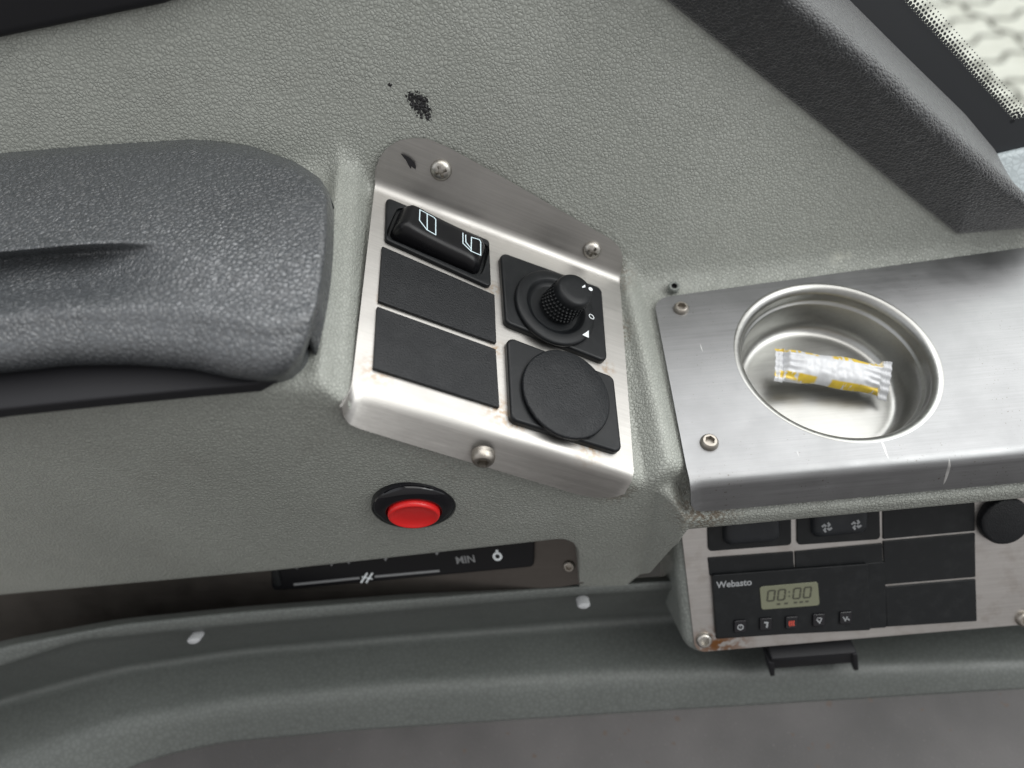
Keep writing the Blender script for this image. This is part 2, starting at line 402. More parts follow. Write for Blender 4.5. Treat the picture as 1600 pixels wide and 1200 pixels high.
for x in xs:
    zc, zf, zb = lev_c(x), lev_f(x), f_bot(x)
    zt = max(f_top(x), zc+.012)
    w = min(1, max(0, (x-.060)/.012))                      # 0 on the left, 1 below the cup shelf
    bulge = .002*math.exp(-((x+.073)/.006)**2)
    rowT = (x, wall_y(zt), zt)
    rowC = (x, wall_y(zc), zc)
    hump = zc+bulge; gapf = .0015
    p = [rowT, (x, wall_y((zt+zc)/2), (zt+zc)/2), rowC, (x, .5*(wall_y(zc)+face_y(zf, x)), .5*(zc+zf)+bulge), (x, face_y(zf, x)+.0035*w, zf)]
    zm = zf-.013
    p += [(x, face_y(zm, x)+.0032*w, zm), (x, face_y(zm, x)-.0105*w, zm-.0045*w-.001)]
    p += [(x, face_y(zb, x)-.0095*w, zb+.004), (x, face_y(zb, x)+.012+.01*w, zb+.0005), (x, face_y(zb, x)+.05, zb+.001)]
    fl = fillet(p, [.02, .011, .02, .0085, .0016+.003*(1-w), .003, .006, .01], 6)
    fl = densify(fl, 2); cols.append(fl)
v, f = grid(cols)
v = np.array(v)
cwell = .5*(atz(1157, 575, .001)+atz(1467, 555, .001))[:2]; cwell = np.array([cwell[0], .5*(atz(1312, 445, .001)[1]+atz(1320, 682, .001)[1])])
f = [q_ for q_ in f if not (all(-.008 < v[k][2] < .004 and abs(v[k][0]-cwell[0]) < .051 for k in q_) and .140 < np.mean([v[k][1] for k in q_]) < .236)]
SP = Frame((0, 0, 0), (0, 0, 1), (1, 0, 0))
panel = mk('side_panel', v, f, M_LEATHER, None, SP, angle=75)
tag(panel, 'moulded grey leatherette side panel with black smudges that carries the armrest and the metal plates', 'panel')

# ------------------------------------------------------------------ armrest pad
Bp = np.array([(-420, 300), (-200, 262), (0, 234), (150, 222), (300, 215), (390, 227), (460, 252), (500, 278), (514, 300)], float)
Fp = np.array([(-420, 640), (-200, 604), (0, 584), (110, 572), (210, 571), (300, 578), (365, 592), (412, 597), (448, 588), (470, 568), (482, 540)], float)
def resample(p, n):
    d = np.r_[0, np.cumsum(np.linalg.norm(np.diff(p, axis=0), axis=1))]; t = np.linspace(0, d[-1], n)
    q = np.c_[np.interp(t, d, p[:, 0]), np.interp(t, d, p[:, 1])]
    for _ in range(3): q[1:-1] = .25*q[:-2]+.5*q[1:-1]+.25*q[2:]
    return q
na, nt = 220, 110
Bq, Fq = resample(Bp, na), resample(Fp, na)
P = []
def ss(a, b, x): t = min(1, max(0, (x-a)/(b-a))); return t*t*(3-2*t)
for i in range(na):
    row = []; e = i/(na-1)
    for j in range(nt+1):
        t = j/nt; tt = t
        p = Bq[i]*(1-tt)+Fq[i]*tt
        p = p+np.array([9*math.sin(PI*t), 0])*ss(.75, 1, e)        # bowed right-hand end
        z = .0905+.0025*math.sin(PI*min(1, t/.8))
        if t > .70: z -= .0185*(1-math.sqrt(max(0, 1-((t-.70)/.30)**2.2)))
        if t < .06: z -= .006*(1-t/.06)**2
        xk = p[0]
        fade = 1-ss(110, 290, xk)
        if fade > 0:
            g = ss(.45, .50, t)*(1-ss(.58, .76, t)); z -= .0095*g*fade
            z += .0012*math.exp(-((t-.45)/.03)**2)*fade
        z += .0022*math.exp(-((t-.74)/.07)**2)*(1-.3*e)
        if e > .975: z -= .0045*(1-math.sqrt(max(0, 1-((e-.975)/.025)**2)))
        row.append(atz(p[0], p[1], z))
    last = row[-1]; row.append(last+np.array([0, .003, -.006])); first = row[0]; row.insert(0, first+np.array([0, .001, -.015]))
    P.append(row)
P.append([q+np.array([-.0005, 0, -.010]) for q in P[-1]])
v, f = grid(P)
AR = Frame(atz(250, 450, .07), (0, 0, 1), (1, 0, 0))
v = np.array(v)-AR.o
ar = root('armrest', AR, 'dark grey pebbled armrest pad with a finger groove, left of the switch plate', 'armrest')
mk('pad', v, f, M_ARM, ar, angle=75)
bp = [(-420, 690), (-200, 668), (0, 638), (150, 622), (300, 607), (400, 598), (440, 575), (450, 520), (450, 320), (-420, 360)]
q = np.array([atz(a, b, .0735)-AR.o for a, b in bp])
v, f = slab(rpoly(q[:, :2], .003, 4), -.002, .0030, .001)
mk('base', v, f, M_DARK, ar)  # dark underside; its black also fills in the shadow gap below the pad

# ------------------------------------------------------------------ bent sheet plate with three screws: the switch panel
sw = root('switch_panel', POD, 'sloping brushed metal plate holding black window rocker, mirror knob and blank covers', 'switch panel')
def pod_marks(nn, c):
    a = POD.px(640, 252); # painted-over dark fleck is a part of its own; here only grime round the covers
    for x, y, r in ((590, 578, .010), (780, 640, .010), (775, 545, .006), (805, 660, .008), (920, 700, .010), (770, 452, .006), (600, 468, .005), (948, 575, .006)):
        p = POD.px(x, y); k = nn.math('MULTIPLY', nn.near((p[0], p[1], 0), .0005, r), nn.ramp(nn.noise(420, 4), .42, .6, 0, .8)); c = nn.mix(c, (.30, .21, .13), k)
    return c
M_POD = metal('brushed_steel_switch_plate', (.455, .442, .422), .42, 0.0, pod_marks)
TH = .0009
topL, topR = POD.px(585, 292), POD.px(968, 438)
botL, botR = POD.px(550, 602), POD.px(991, 742)
ncol = 90; G = []
# outlines of the two bent flanges, as seen, laid on the side panel and on the front face
up_px = [(586, 268), (592, 248), (604, 232), (622, 220), (645, 216), (668, 217), (700, 230), (780, 274), (860, 320), (925, 357), (955, 374), (968, 386), (973, 400), (972, 415)]
lo_px = [(534, 636), (537, 652), (546, 663), (562, 670), (640, 694), (740, 724), (840, 754), (900, 772), (930, 778), (960, 777), (982, 770), (990, 758)]
upc = resample(np.array(up_px, float), 260); loc = resample(np.array(lo_px, float), 260)
# to local coords: u along the fold
up3 = np.array([wall(*q, .0035) for q in upc]); lo3 = np.array([onp(q[0], q[1], BR+NF*.0035, NF) for q in loc])
def tol(p): d = np.asarray(p)-POD.o; return np.array([np.dot(d, POD.u), np.dot(d, POD.v), np.dot(d, POD.n)])
upl = np.array([tol(p) for p in up3]); lol = np.array([tol(p) for p in lo3])
for i in range(ncol+1):
    s = i/ncol
    s = .5-.5*math.cos(PI*s)
    a = topL*(1-s)+topR*s; b = botL*(1-s)+botR*s
    # end points of flanges: by fraction of the fold, found on the outline
    ua = upl[0, 0]+(upl[:, 0].max()-upl[0, 0])*s
    ub = lol[:, 0].min()+(lol[-1, 0]-lol[:, 0].min())*s
    iu = int(np.argmax(upl[:, 0] >= ua-1e-6)); A = upl[iu]
    lm = np.argmin(lol[:, 0]); seq = lol[lm:]; jl = int(np.argmax(seq[:, 0] >= ub-1e-6)); B = seq[jl]
    A3 = np.array([A[0], A[1], A[2]]); B3 = np.array([B[0], B[1], B[2]])
    a3 = np.array([a[0], a[1]+.001, 0]); b3 = np.array([b[0], b[1]-.001, 0])
    fl = fillet([A3, a3, b3, B3], [.0045, .0050], 9)
    G.append(densify(fl, 2))
G = np.array(G)
v, f = grid(G)
plate = mk('plate', v, f, M_POD, sw, angle=80)
sd = plate.modifiers.new('sheet', 'SOLIDIFY'); sd.thickness = TH; sd.offset = -1; es = plate.modifiers.new('rim', 'EDGE_SPLIT'); es.split_angle = math.radians(55)
wp = lambda x, y: POD.px(x, y)
# screws on the upper flange and on the lower flange
def oriented_screw(px_, p0, n, r, h, m, kind, ang, parentroot, fr, label=None, lift=.0):
    p = onp(px_[0], px_[1], np.asarray(p0)+np.asarray(n)*lift, n)
    F2 = Frame(p, n, (1, 0, 0))
    o = screw(None, (0, 0), 0, r, h, m, kind, ang)
    o.parent = parentroot; o.matrix_local = fr.mat().inverted() @ F2.mat()
    if label: o['label'] = label
    return o
oriented_screw((689, 266), PW, NW, .0051, .0030, M_STEEL, 'cross', .2, sw, POD, 'dull cross-head screw at the upper left', .0036)
oriented_screw((925, 391), PW, NW, .0048, .0030, M_STEEL, 'cross', .9, sw, POD, 'dull cross-head screw at the upper right', .0036)
oriented_screw((755, 714), BR, NF, .0050, .0030, M_RUST, 'hex', .4, sw, POD, 'rusty screw in the lower flange', .0036)
# black paint fleck
fleck = [(626, 240), (634, 243), (641, 247), (648, 254), (650, 261), (649, 265), (643, 260), (642, 264), (638, 258), (634, 250), (629, 244)]
F2 = Frame(wall(640, 252, .0048), NW, (1, 0, 0))
q = [F2.px(*p) for p in fleck]
o = mk('paint_fleck', [(a[0], a[1], .00006) for a in q]+[(a[0], a[1], -.0003) for a in q], [tuple(range(11))]+[(i, (i+1) % 11, 11+(i+1) % 11, 11+i) for i in range(11)], M_GLOSS, sw)
o.matrix_local = POD.mat().inverted() @ F2.mat()
# blank covers
def blank(quad, h=.0016, m=M_TEX, parent=sw, fr=POD, r=.0006, name='blank_cover', b=.0004, shrink=.0):
    q = np.array([fr.px(x, y, h) for x, y in quad]); p = rpoly(q, r, 3)
    v, f = slab(p, -.003, h, b, 3); return mk(name, v, f, m, parent, wn_=True)
blank([(597, 384), (773, 460), (776, 536), (591, 470)])
blank([(589, 478), (775, 545), (781, 637), (583, 575)])
# window rocker
HB = .0022
q = np.array([POD.px(x, y, HB) for x, y in [(604, 307), (765, 375), (768, 449), (602, 374)]])
outer = rpoly(q, .0022, 6)
cen = q.mean(0); e1 = ((q[1]+q[2])-(q[0]+q[3]))/2; L1 = np.linalg.norm(e1); e1 /= L1; e2 = np.array([-e1[1], e1[0]])
L2 = abs(np.dot(((q[0]+q[1])-(q[2]+q[3]))/2, e2))
def qrect(c, a, b, r, seg=6): return rpoly([c-e1*a+e2*b, c+e1*a+e2*b, c+e1*a-e2*b, c-e1*a-e2*b], r, seg)
# (outer is ordered top-left, top-right, bottom-right, bottom-left like qrect)
inner = qrect(cen+e1*.0003, L1*.445, L2*.405, .004)
v, f = frame_slab(outer, inner, -.003, HB, .0008, .0005)
rk = mk('rocker_switch', v, f, M_BLACK, sw, angle=45); rk['label'] = 'black window rocker with two pale blue door glass symbols'
ra, rb = L1*.425, L2*.368
def rock_h(s): return .0106+.0006*s*s-.0022*(s+1)/2+.0018*max(0, -s-.0)**3+.0004*max(0, s)**3
def rocker_mesh(c, a, b, e1, e2, hf, n1=60, n2=26, pw=4.5):
    P = []
    for i in range(n1+1):
        th = -1+2*i/n1; s = math.copysign(1-(1-abs(th))**1.7, th)
        row = []
        for j in range(n2+1):
            tj = -1+2*j/n2; t = math.copysign(1-(1-abs(tj))**1.7, tj)
            k = (abs(s)**pw*1.0+abs(t)**pw*1.0)
            edge = max(0, 1-max(abs(s), abs(t))**9)
            z = hf(s)*(max(0, 1-abs(s)**8)**.42)*(max(0, 1-abs(t)**7)**.42)
            sq = 1-.05*(z/.009)
            # rounded plan corners
            sx, tx = s*a, t*b; cr = min(a, b)*.38
            dx, dy = abs(sx)-(a-cr), abs(tx)-(b-cr)
            if dx > 0 and dy > 0:
                m_ = max(dx, dy); h_ = math.hypot(dx, dy); k2 = m_/h_; sx = math.copysign(a-cr+dx*k2, sx); tx = math.copysign(b-cr+dy*k2, tx)
            p = c+e1*sx*sq+e2*tx*sq; row.append((p[0], p[1], z-.0008))
        P.append(row)
    return grid(P)
v, f = rocker_mesh(cen+e1*.0003, ra, rb, e1, e2, rock_h)
mk('rocker', v, f, M_ROCK, rk, angle=80)
def zf5(x, y): return (590+x/7.057, 290+y/7.057)
def icon(lines, name, label):
    mb = MB()
    for pts, closed in lines:
        P = []
        for k in range(len(pts)-(0 if closed else 1)):
            a, b = np.array(pts[k], float), np.array(pts[(k+1) % len(pts)], float)
            for t in np.linspace(0, 1, 5)[:-1]: P.append(a*(1-t)+b*t)
        if not closed: P.append(np.array(pts[-1], float))
        uv, zz = [], []
        for a in P:
            x, y = zf5(*a); h = .0095
            for _ in range(4):
                w_ = POD.px(x, y, h); s = np.dot(w_-cen, e1)/ra; h = rock_h(max(-1, min(1, s)))-.0008
            uv.append(w_); zz.append(h+.0001)
        mb.add(*ribbon(uv, .00046, zz, closed))
    o = mk(name, mb.v, mb.f, M_ICON, rk, angle=30); o['label'] = label
icon([([(466, 268), (620, 352), (640, 375), (640, 545), (543, 490), (461, 385)], True), ([(546, 315), (546, 490)], False)], 'symbol', 'pale symbol of a door with its glass closed')
icon([([(1034, 572), (1118, 596), (1136, 622), (1136, 770), (1030, 725)], True), ([(1030, 725), (940, 638), (940, 522)], False), ([(1028, 695), (972, 625), (970, 545)], False)], 'symbol', 'pale symbol of a door with its glass open')
# mirror adjuster
HM = .0035
def squarebase(quad, name):
    q = np.array([POD.px(x, y, HM) for x, y in quad]); v, f = slab(rpoly(q, .0035, 7), -.003, HM, .0013, 5)
    return mk(name, v, f, M_BLACK, sw, wn_=True, angle=30)
mb_ = squarebase([(782, 392), (941, 449), (950, 566), (790, 503)], 'mirror_adjuster'); mb_['label'] = 'black knurled mirror knob on a round dial'
dc = .5*(POD.px(810, 455, .0055)+POD.px(928, 500, .0055)); dc = POD.px(869, 478, .0055)
RD = .0207; SV = 1.07
prof = [(RD-.0006, .003), (RD-.0001, .0036), (RD, .0046), (RD-.0004, .0054), (RD-.0012, .0058), (RD*.76, .0060), (RD*.73, .0058), (RD*.69, .0046), (RD*.62, .0036), (RD*.45, .0030), (.0001, .0030)]
v, f = lathe(prof, 96, (0, 0)); v = [(dc[0]+a, dc[1]+b*SV, c) for a, b, c in v]; mk('dial', v, f, M_BLACK, mb_, angle=50)
KR = .0094; kh0, kh1 = .003, .0190
ktop = POD.px(901, 451, kh1); kb = dc+(ktop-dc)*.3
P = []; nk = 180
for i in range(nk):
    a = 2*PI*i/nk; row = []
    prof = [(KR*.93, kh0)]+[(KR, kh0+.0015+.0098*k/24) for k in range(25)]+[(KR*.95, kh0+.0118), (KR*.955, kh1-.0026), (KR*.94, kh1-.0016), (KR*.89, kh1-.0007), (KR*.80, kh1-.0001), (KR*.5, kh1+.00005), (.0001, kh1+.0001)]
    for k, (r, z) in enumerate(prof):
        if 1 <= k <= 25:
            kk = k-1; ringn = (kk // 5); grooved = (kk % 5) in (0,)
            tooth = (math.cos(a*30+PI*(ringn % 2)) > -.1)
            r = KR*(.90 if grooved else (1.0 if tooth else .93))
        kc_ = kb+(ktop-kb)*(z-kh0)/(kh1-kh0); row.append((kc_[0]+r*math.cos(a), kc_[1]+r*math.sin(a)*SV, z))
    P.append(row)
v, f = grid(P, True); kn = mk('knob', v, f, M_BLACK, mb_, angle=35)
def zf6(x, y): return (770+x/6.667, 380+y/6.667)
def disc(c, r, z, sy=1, ang=0, n=24): 
    return [(c[0]+r*math.cos(a)*math.cos(ang)-r*sy*math.sin(a)*math.sin(ang), c[1]+r*math.cos(a)*math.sin(ang)+r*sy*math.sin(a)*math.cos(ang), z) for a in np.linspace(0, 2*PI, n+1)[:-1]]
c_ = POD.px(*zf6(1016, 482), kh1); kz = kh1+.00022
mb = MB(); mb.add(disc(c_, .0011, kz+.0001), [tuple(range(24))]); mb.add([tuple([*POD.px(*zf6(*p), kh1), kz+.0001]) for p in ((958, 436), (962, 462), (930, 470), (926, 458))], [(0, 1, 2, 3)])
mk('white_marks', mb.v, mb.f, M_WHITE, mb_)
mb = MB(); c_ = POD.px(*zf6(1027, 767), .006)
ring = [np.array(p[:2]) for p in disc(c_, .00105, 0, 1.35, .9)]; mb.add(*ribbon(ring, .00042, .00612, True))
mb.add([(*POD.px(*zf6(*p), .006), .0062) for p in ((930, 957), (998, 910), (998, 988))], [(0, 1, 2)])
mk('position_marks', mb.v, mb.f, M_WHITE, mb_)
# round cover
rc_ = squarebase([(792, 524), (960, 588), (973, 708), (799, 655)], 'round_cover'); rc_['label'] = 'flat round black cover on a square base'
HC = .0060; a0, a1 = POD.px(821, 580, HC), POD.px(953, 640, HC); cc = POD.px(887, 613, HC)
RC = .0212
v, f = lathe([(RC-.0005, .003), (RC-.0005, .0042), (RC, .0047), (RC, HC-.0007), (RC-.0004, HC-.0002), (RC-.001, HC), (RC*.6, HC+.0001), (.0001, HC+.0001)], 96, (0, 0)); v = [(cc[0]+a, cc[1]+b*SV, c) for a, b, c in v]
mk('disc', v, f, M_TEX, rc_, angle=50)

# ------------------------------------------------------------------ cup holder plate
CP = Frame((atz(1312, 562, 0)[0], atz(1312, 562, 0)[1], 0), (0, 0, 1), (1, 0, 0))
cr = .5*(atz(1157, 566, .001)+atz(1467, 566, .001)); RCUP = .0462
rimc = np.array([.5*(atz(1157, 575, .001)[0]+atz(1467, 555, .001)[0]), .5*(atz(1312, 445, .001)[1]+atz(1320, 682, .001)[1])])
CP = Frame((rimc[0], rimc[1], 0), (0, 0, 1), (1, 0, 0))
ch = root('cup_holder_plate', CP, 'brushed metal shelf plate with a round sunken cup well, right of the switch plate', 'cup holder')
def cup_marks(nn, c):
    sp = nn.math('MULTIPLY', nn.ramp(nn.noise(1000, 2), .68, .72), nn.ramp(nn.noise(40, 3), .47, .6)); c = nn.mix(c, (.12, .10, .09), sp)
    wv = nn.noise(1, 2, .5, nn.mapped((300, 18, 18), (0, 0, .5), None)); sc = nn.math('MULTIPLY', nn.ramp(wv, .72, .735), nn.ramp(nn.noise(35, 3), .5, .6)); c = nn.mix(c, (.9, .9, .88), sc)
    return c
M_CUP = metal('brushed_steel_shelf', (.285, .288, .293), .42, 0.0, cup_marks)
M_WELL = metal('drawn_steel_well', (.40, .40, .385), .31, 0.0, None, .3)
tl, tr, bl, br_ = atz(1030, 470, 0), atz(1700, 372, 0), atz(1076, 741, 0), atz(1700, 694, 0)
xr = .42
yt0, yt1 = atz(1045, 464, 0)[1], atz(1600, 388, 0)[1]
sl_ = (yt1-yt0)/(atz(1600, 388, 0)[0]-atz(1045, 464, 0)[0])
yf = .1382
Lx0, Lx1 = atz(1030, 500, 0)[0], atz(1074, 735, 0)[0]
out = rpoly([(Lx0, yt0), (xr, yt0+sl_*(xr-Lx0)), (xr, yf), (Lx1, yf)], [.009, .002, 0, 0], 10)-rimc
na_ = 180
def rayhit(poly, a):
    d = np.array([math.cos(a), math.sin(a)]); best = None
    for i in range(len(poly)):
        p, q = poly[i], poly[(i+1) % len(poly)]; e = q-p; den = d[0]*e[1]-d[1]*e[0]
        if abs(den) < 1e-12: continue
        t = (p[0]*e[1]-p[1]*e[0])/den; s = (p[0]*d[1]-p[1]*d[0])/den
        if t > 0 and -1e-9 <= s <= 1+1e-9 and (best is None or t < best): best = t
    return d*best
angs = sorted(list(np.linspace(0, 2*PI, na_, endpoint=False))+[math.atan2(p[1], p[0]) % (2*PI) for p in out])
P = []
for a in angs:
    h = rayhit(out, a); d = np.array([math.cos(a), math.sin(a)])
    row = [np.array([*(d*(RCUP+.0017)), 0]), np.array([*(d*(RCUP+.0028)), 0])]
    row += [np.array([*(row[1][:2]*(1-t)+h*t), 0]) for t in (.15, .4, .7, 1)]
    row += [np.array([*h, -.0012])]
    P.append(row)
v, f = grid(P, True); mb = MB().add(v, f)
# bent front flange
Gf = []
for i in range(121):
    x = Lx1+(xr-Lx1)*i/120; e = i/120
    rr = max(0, 1-(x-Lx1)/.008); bot = -.0158+.008*(1-math.sqrt(max(0, 1-rr*rr)))
    Gf.append([np.array(p)-np.array([*rimc, 0]) for p in fillet([(x, yf+.0001, 0), (x, .1296, -.0001), (x, .1226, bot)], [.0105], 14)]+[np.array([x-rimc[0], .1238-rimc[1], bot])])
v, f = grid(Gf); mb.add(v, f)
g0 = [tuple(q) for q in Gf[0]]; mb.add(g0+[(q[0]+0, q[1]+.0012, q[2]-.0012) for q in g0], [(i, i+1, len(g0)+i+1, len(g0)+i) for i in range(len(g0)-1)])
mk('plate', mb.v, mb.f, M_CUP, ch, angle=40, wn_=False)
R_ = RCUP
prof = [(R_+.0022, -.0002)]+[(R_-.0018+.004*math.cos(a_), -.004+.0042*math.sin(a_)) for a_ in np.linspace(PI/2*.98, 0, 1)]
prof = [(R_+.0018+.0002, -.0001)]+[(R_+.0018-.0042*math.sin(a_), .0001-.0042*(1-math.cos(a_))) for a_ in np.linspace(0, PI/2, 9)]+[(R_-.0024, -.0080), (R_-.0027, -.0090), (R_-.0036, -.0094), (R_-.0040, -.0102), (R_-.0046, -.0230), (R_-.0056, -.0262), (R_-.0075, -.0285), (R_-.0100, -.0295), (R_-.0115, -.0292), (R_-.0140, -.0290), (R_*.5, -.0289), (.0001, -.0289)]
v, f = lathe(prof, 128); mk('cup_well', v, f, M_WELL, ch, angle=60)
def atc(x, y): return atz(x, y, 0)[:2]-rimc
screw(ch, atc(1064, 483), .0, .0040, .0026, M_RUST, 'hex', .3, label='dark socket screw nearest the switch plate corner')
screw(ch, atc(1108, 692), .0, .0042, .0026, M_RUST, 'hex', .7, label='socket screw by the bent front edge')

# ------------------------------------------------------------------ wrapped sweet in the cup well
WL = Frame((.5*(atz(1207, 566, -.020)+atz(1383, 592, -.020))), (0, -.38, 1), atz(1383, 592, -.020)-atz(1207, 566, -.020))
Lw = np.linalg.norm(atz(1383, 592, -.020)-atz(1207, 566, -.020))/2*1.0
M_WRAP = mat('printed_wrapper', (.78, .79, .82), .38); nn = N(M_WRAP)
sp = nn.new('ShaderNodeSeparateXYZ'); nn.ln(nn.co, sp.inputs[0])
ay = nn.math('ABSOLUTE', nn.math('ADD', sp.outputs[1], .0002))
band = nn.math('MULTIPLY', nn.ramp(ay, .0052, .0058), nn.ramp(ay, .0086, .0094, 1, 0))
seg_ = nn.new('ShaderNodeTexNoise'); seg_.inputs['Scale'].default_value = 1; seg_.inputs['Detail'].default_value = 2
nn.ln(nn.mapped((620, 260, 90)), seg_.inputs['Vector'])
blob = nn.ramp(seg_.outputs['Fac'], .38, .45)
gap = nn.ramp(nn.math('ABSOLUTE', nn.math('ADD', sp.outputs[0], .004)), .0030, .0042)
endm = nn.ramp(nn.math('ABSOLUTE', sp.outputs[0]), .023, .0245, 1, 0)
leftend = nn.ramp(sp.outputs[0], -.0245, -.023, 1, 0)
k = nn.math('MULTIPLY', nn.math('MULTIPLY', band, blob), nn.math('MULTIPLY', gap, nn.math('MAXIMUM', endm, leftend)))
nn.ln(nn.mix((.58, .59, .61), (.66, .47, .05), k), nn.b.inputs['Base Color'])
nn.bump(nn.noise(1, 3, .5, nn.mapped((900, 160, 200))), .35, .0003)
P = []; nu, nv = 110, 36
for i in range(nu+1):
    s = -1+2*i/nu; row = []; x = s*Lw
    wid = .0083+.0004*math.sin(s*7)+(.0012 if abs(s) > .86 else 0)
    crimp = ss(.80, .90, abs(s)); zig = .0008*(2*abs(((i*0)+0)-0)) 
    for j in range(nv+1):
        t = -1+2*j/nv; th = .0042*(1-abs(t)**2.6)**.7*(1-crimp)*(1-.35*ss(.5, .8, abs(s)))
        wr = .0009*(.35-abs(mnoise.noise(Vector((s*4.2, t*1.3+3, .5)))))+.0004*mnoise.noise(Vector((s*13, t*3.5, 2)))*(1-abs(s)**2)+.0006*math.sin(t*16+s*4)*ss(.45, .8, abs(s))*(1-crimp*.3)
        corr = .00035*math.sin(x*5200)*crimp
        zz = .0052+th*1.15+wr+corr+.0026*s*s*(1 if s > 0 else .8)+.0018*crimp*t*(1 if s > 0 else -1.1)-.0012*abs(t)**3
        xx = x
        if i in (0, nu): xx = x+math.copysign(.0011*(1 if j % 6 < 3 else -1), s)
        row.append((xx, t*wid-.0016*s*s+.0008*s, zz))
    P.append(row)
top = np.array(P); botm = top.copy(); botm[:, :, 2] = np.minimum(top[:, :, 2]-.0002, .0052-(top[:, :, 2]-.0052)*.35)
for i in range(nu+1):
    s = abs(-1+2*i/nu); c2 = ss(.80, .90, s); botm[i, :, 2] = botm[i, :, 2]*(1-c2)+(top[i, :, 2]-.0002)*c2
v1, f1 = grid(top); v2, f2 = grid(botm); mb = MB().add(v1, f1).add(v2, f2)
WL2 = Frame(WL.o+np.array([0, 0, -.0025]), WL.n, WL.u)
sweet = mk('wrapped_sweet', mb.v, mb.f, M_WRAP, None, WL2, smooth='keep', angle=80)
tag(sweet, 'small white and yellow wrapped sweet with crimped ends lying in the metal cup well', 'sweet')

# ------------------------------------------------------------------ small round plug and clip hole
PG = Frame(atz(1053, 448, .0015), (0, -.25, 1), (1, 0, 0))
pg = root('round_plug', PG, 'tiny grey round plug in the leatherette above the corner of the cup holder plate', 'plug')
v, f = lathe([(.0030, -.002), (.0030, .0008), (.0026, .0013), (.0019, .0013), (.0015, .0009)], 32); mk('collar', v, f, M_LEATHER2, pg)
v, f = lathe([(.0015, .0009), (.0013, -.001), (.0001, -.001)], 32); mk('hole', v, f, M_DARK, pg)

# ------------------------------------------------------------------ red push button
NB = NF
RB = Frame(onp(647, 793, BR+NF*.0012, NF), (0, -math.cos(math.radians(2)), math.sin(math.radians(2))), (1, 0, 0))
rbt = root('push_button', RB, 'round red push button in a glossy black ring below the switch plate', 'button')
v, f = lathe([(.0196, -.003), (.0196, .0003), (.0190, .0012), (.0172, .0024), (.0148, .0030), (.0134, .0031), (.0127, .0028), (.0124, .0020), (.0124, -.001), (.0001, -.001)], 96)
mk('ring', v, f, M_GLOSS, rbt, angle=60)
v, f = lathe([(.0120, -.001), (.0120, .0037), (.0117, .0047), (.0110, .0052), (.0103, .0049), (.0094, .0041), (.0050, .0035), (.0001, .0034)], 96)
mk('cap', v, f, M_RED, rbt, angle=60)

# ------------------------------------------------------------------ instrument panel below the shelf
def zf3(x, y): return (1090+x/3.137, 770+y/3.137)
ip = root('instrument_panel', DISP, 'tilted metal panel with heating timer, rockers and blank covers under the shelf', 'instrument panel')
D = DISP
q = np.array([D.px(*p) for p in [(1040, 740), (2000, 640), (2000, 952), (1072, 1028)]])
v, f = slab(rpoly(q, [.004, .004, .004, .012], 8), -.045, -.0004, .006, 6)
mk('surround', v, f, M_LEATHER2, ip, wn_=True)
def disp_marks(nn, c):
    p = D.px(1122, 1006); k = nn.math('MULTIPLY', nn.near((p[0], p[1], 0), .002, .013, (.6, 1, 1)), nn.ramp(nn.noise(260, 3), .40, .5)); c = nn.mix(c, (.22, .10, .04), k)
    g = nn.ramp(nn.noise(90, 5, .6), .5, .75, 0, .35); return nn.mix(c, (.25, .2, .16), g)
M_DISP = metal('brushed_steel_instrument_plate', (.54, .52, .50), .33, 0.0, disp_marks)
q = np.array([D.px(*p) for p in [(1056, 760), (2000, 670), (2000, 941), (1086, 1019)]])
v, f = slab(rpoly(q, [.002, .002, .002, .006], 8), -.001, .0006, .0003, 2)
mk('plate', v, f, M_DISP, ip, wn_=True)
def rquad(c4, name, h, r, m, par, z0=-.001, b=.0005):
    q = np.array([D.px(x, y, h) for x, y in c4]); v, f = slab(rpoly(q, r, 5), z0, h, b, 3); return mk(name, v, f, m, par, wn_=True)
M_DP = plastic('display_black', (.006, .007, .008), .5, .0005, .2)
M_RKG = plastic('rocker_grey', (.018, .020, .023), .42, .0005, .2)
for bz, rk_, icons in (([(1104, 770), (1236, 760), (1237, 852), (1107, 862)], [(1128, 785), (1221, 777), (1223, 848), (1131, 856)], None),
                       ([(1245, 760), (1374, 750), (1376, 843), (1246, 852)], [(1268, 778), (1359, 770), (1360, 835), (1268, 843)], 1)):
    b_ = rquad(bz, 'rocker_switch', .0018, .002, M_DP, ip)
    b_['label'] = 'rocker with two fan symbols' if icons else 'plain rocker without symbols'
    q = np.array([D.px(x, y, .004) for x, y in rk_]); c4 = q.mean(0); E1 = (q[1]+q[2]-q[0]-q[3])/2; a_ = np.linalg.norm(E1)/2; E1 /= 2*a_; E2 = np.array([-E1[1], E1[0]])
    b2 = abs(np.dot((q[0]+q[1]-q[2]-q[3])/2, E2))/2
    v, f = rocker_mesh(c4, a_, b2, E1, E2, lambda s: .0062+.0008*s*s, 36, 24); mk('rocker', v, f, M_RKG, b_, angle=80)
    if icons:
        for (x, y) in ((1292, 824), (1338, 820)):
            c = D.px(x, y, .0058); mb = MB()
            for k in range(4):
                a = k*PI/2+.5; p0 = c+np.array([math.cos(a), math.sin(a)])*.0006; p1 = c+np.array([math.cos(a+.25), math.sin(a+.25)])*.0019; p2 = c+np.array([math.cos(a+.9), math.sin(a+.9)])*.0026
                mb.add(*ribbon([p0, p1, p2], .0011, .00575))
            mk('fan_symbol', mb.v, mb.f, M_WHITE2, b_)
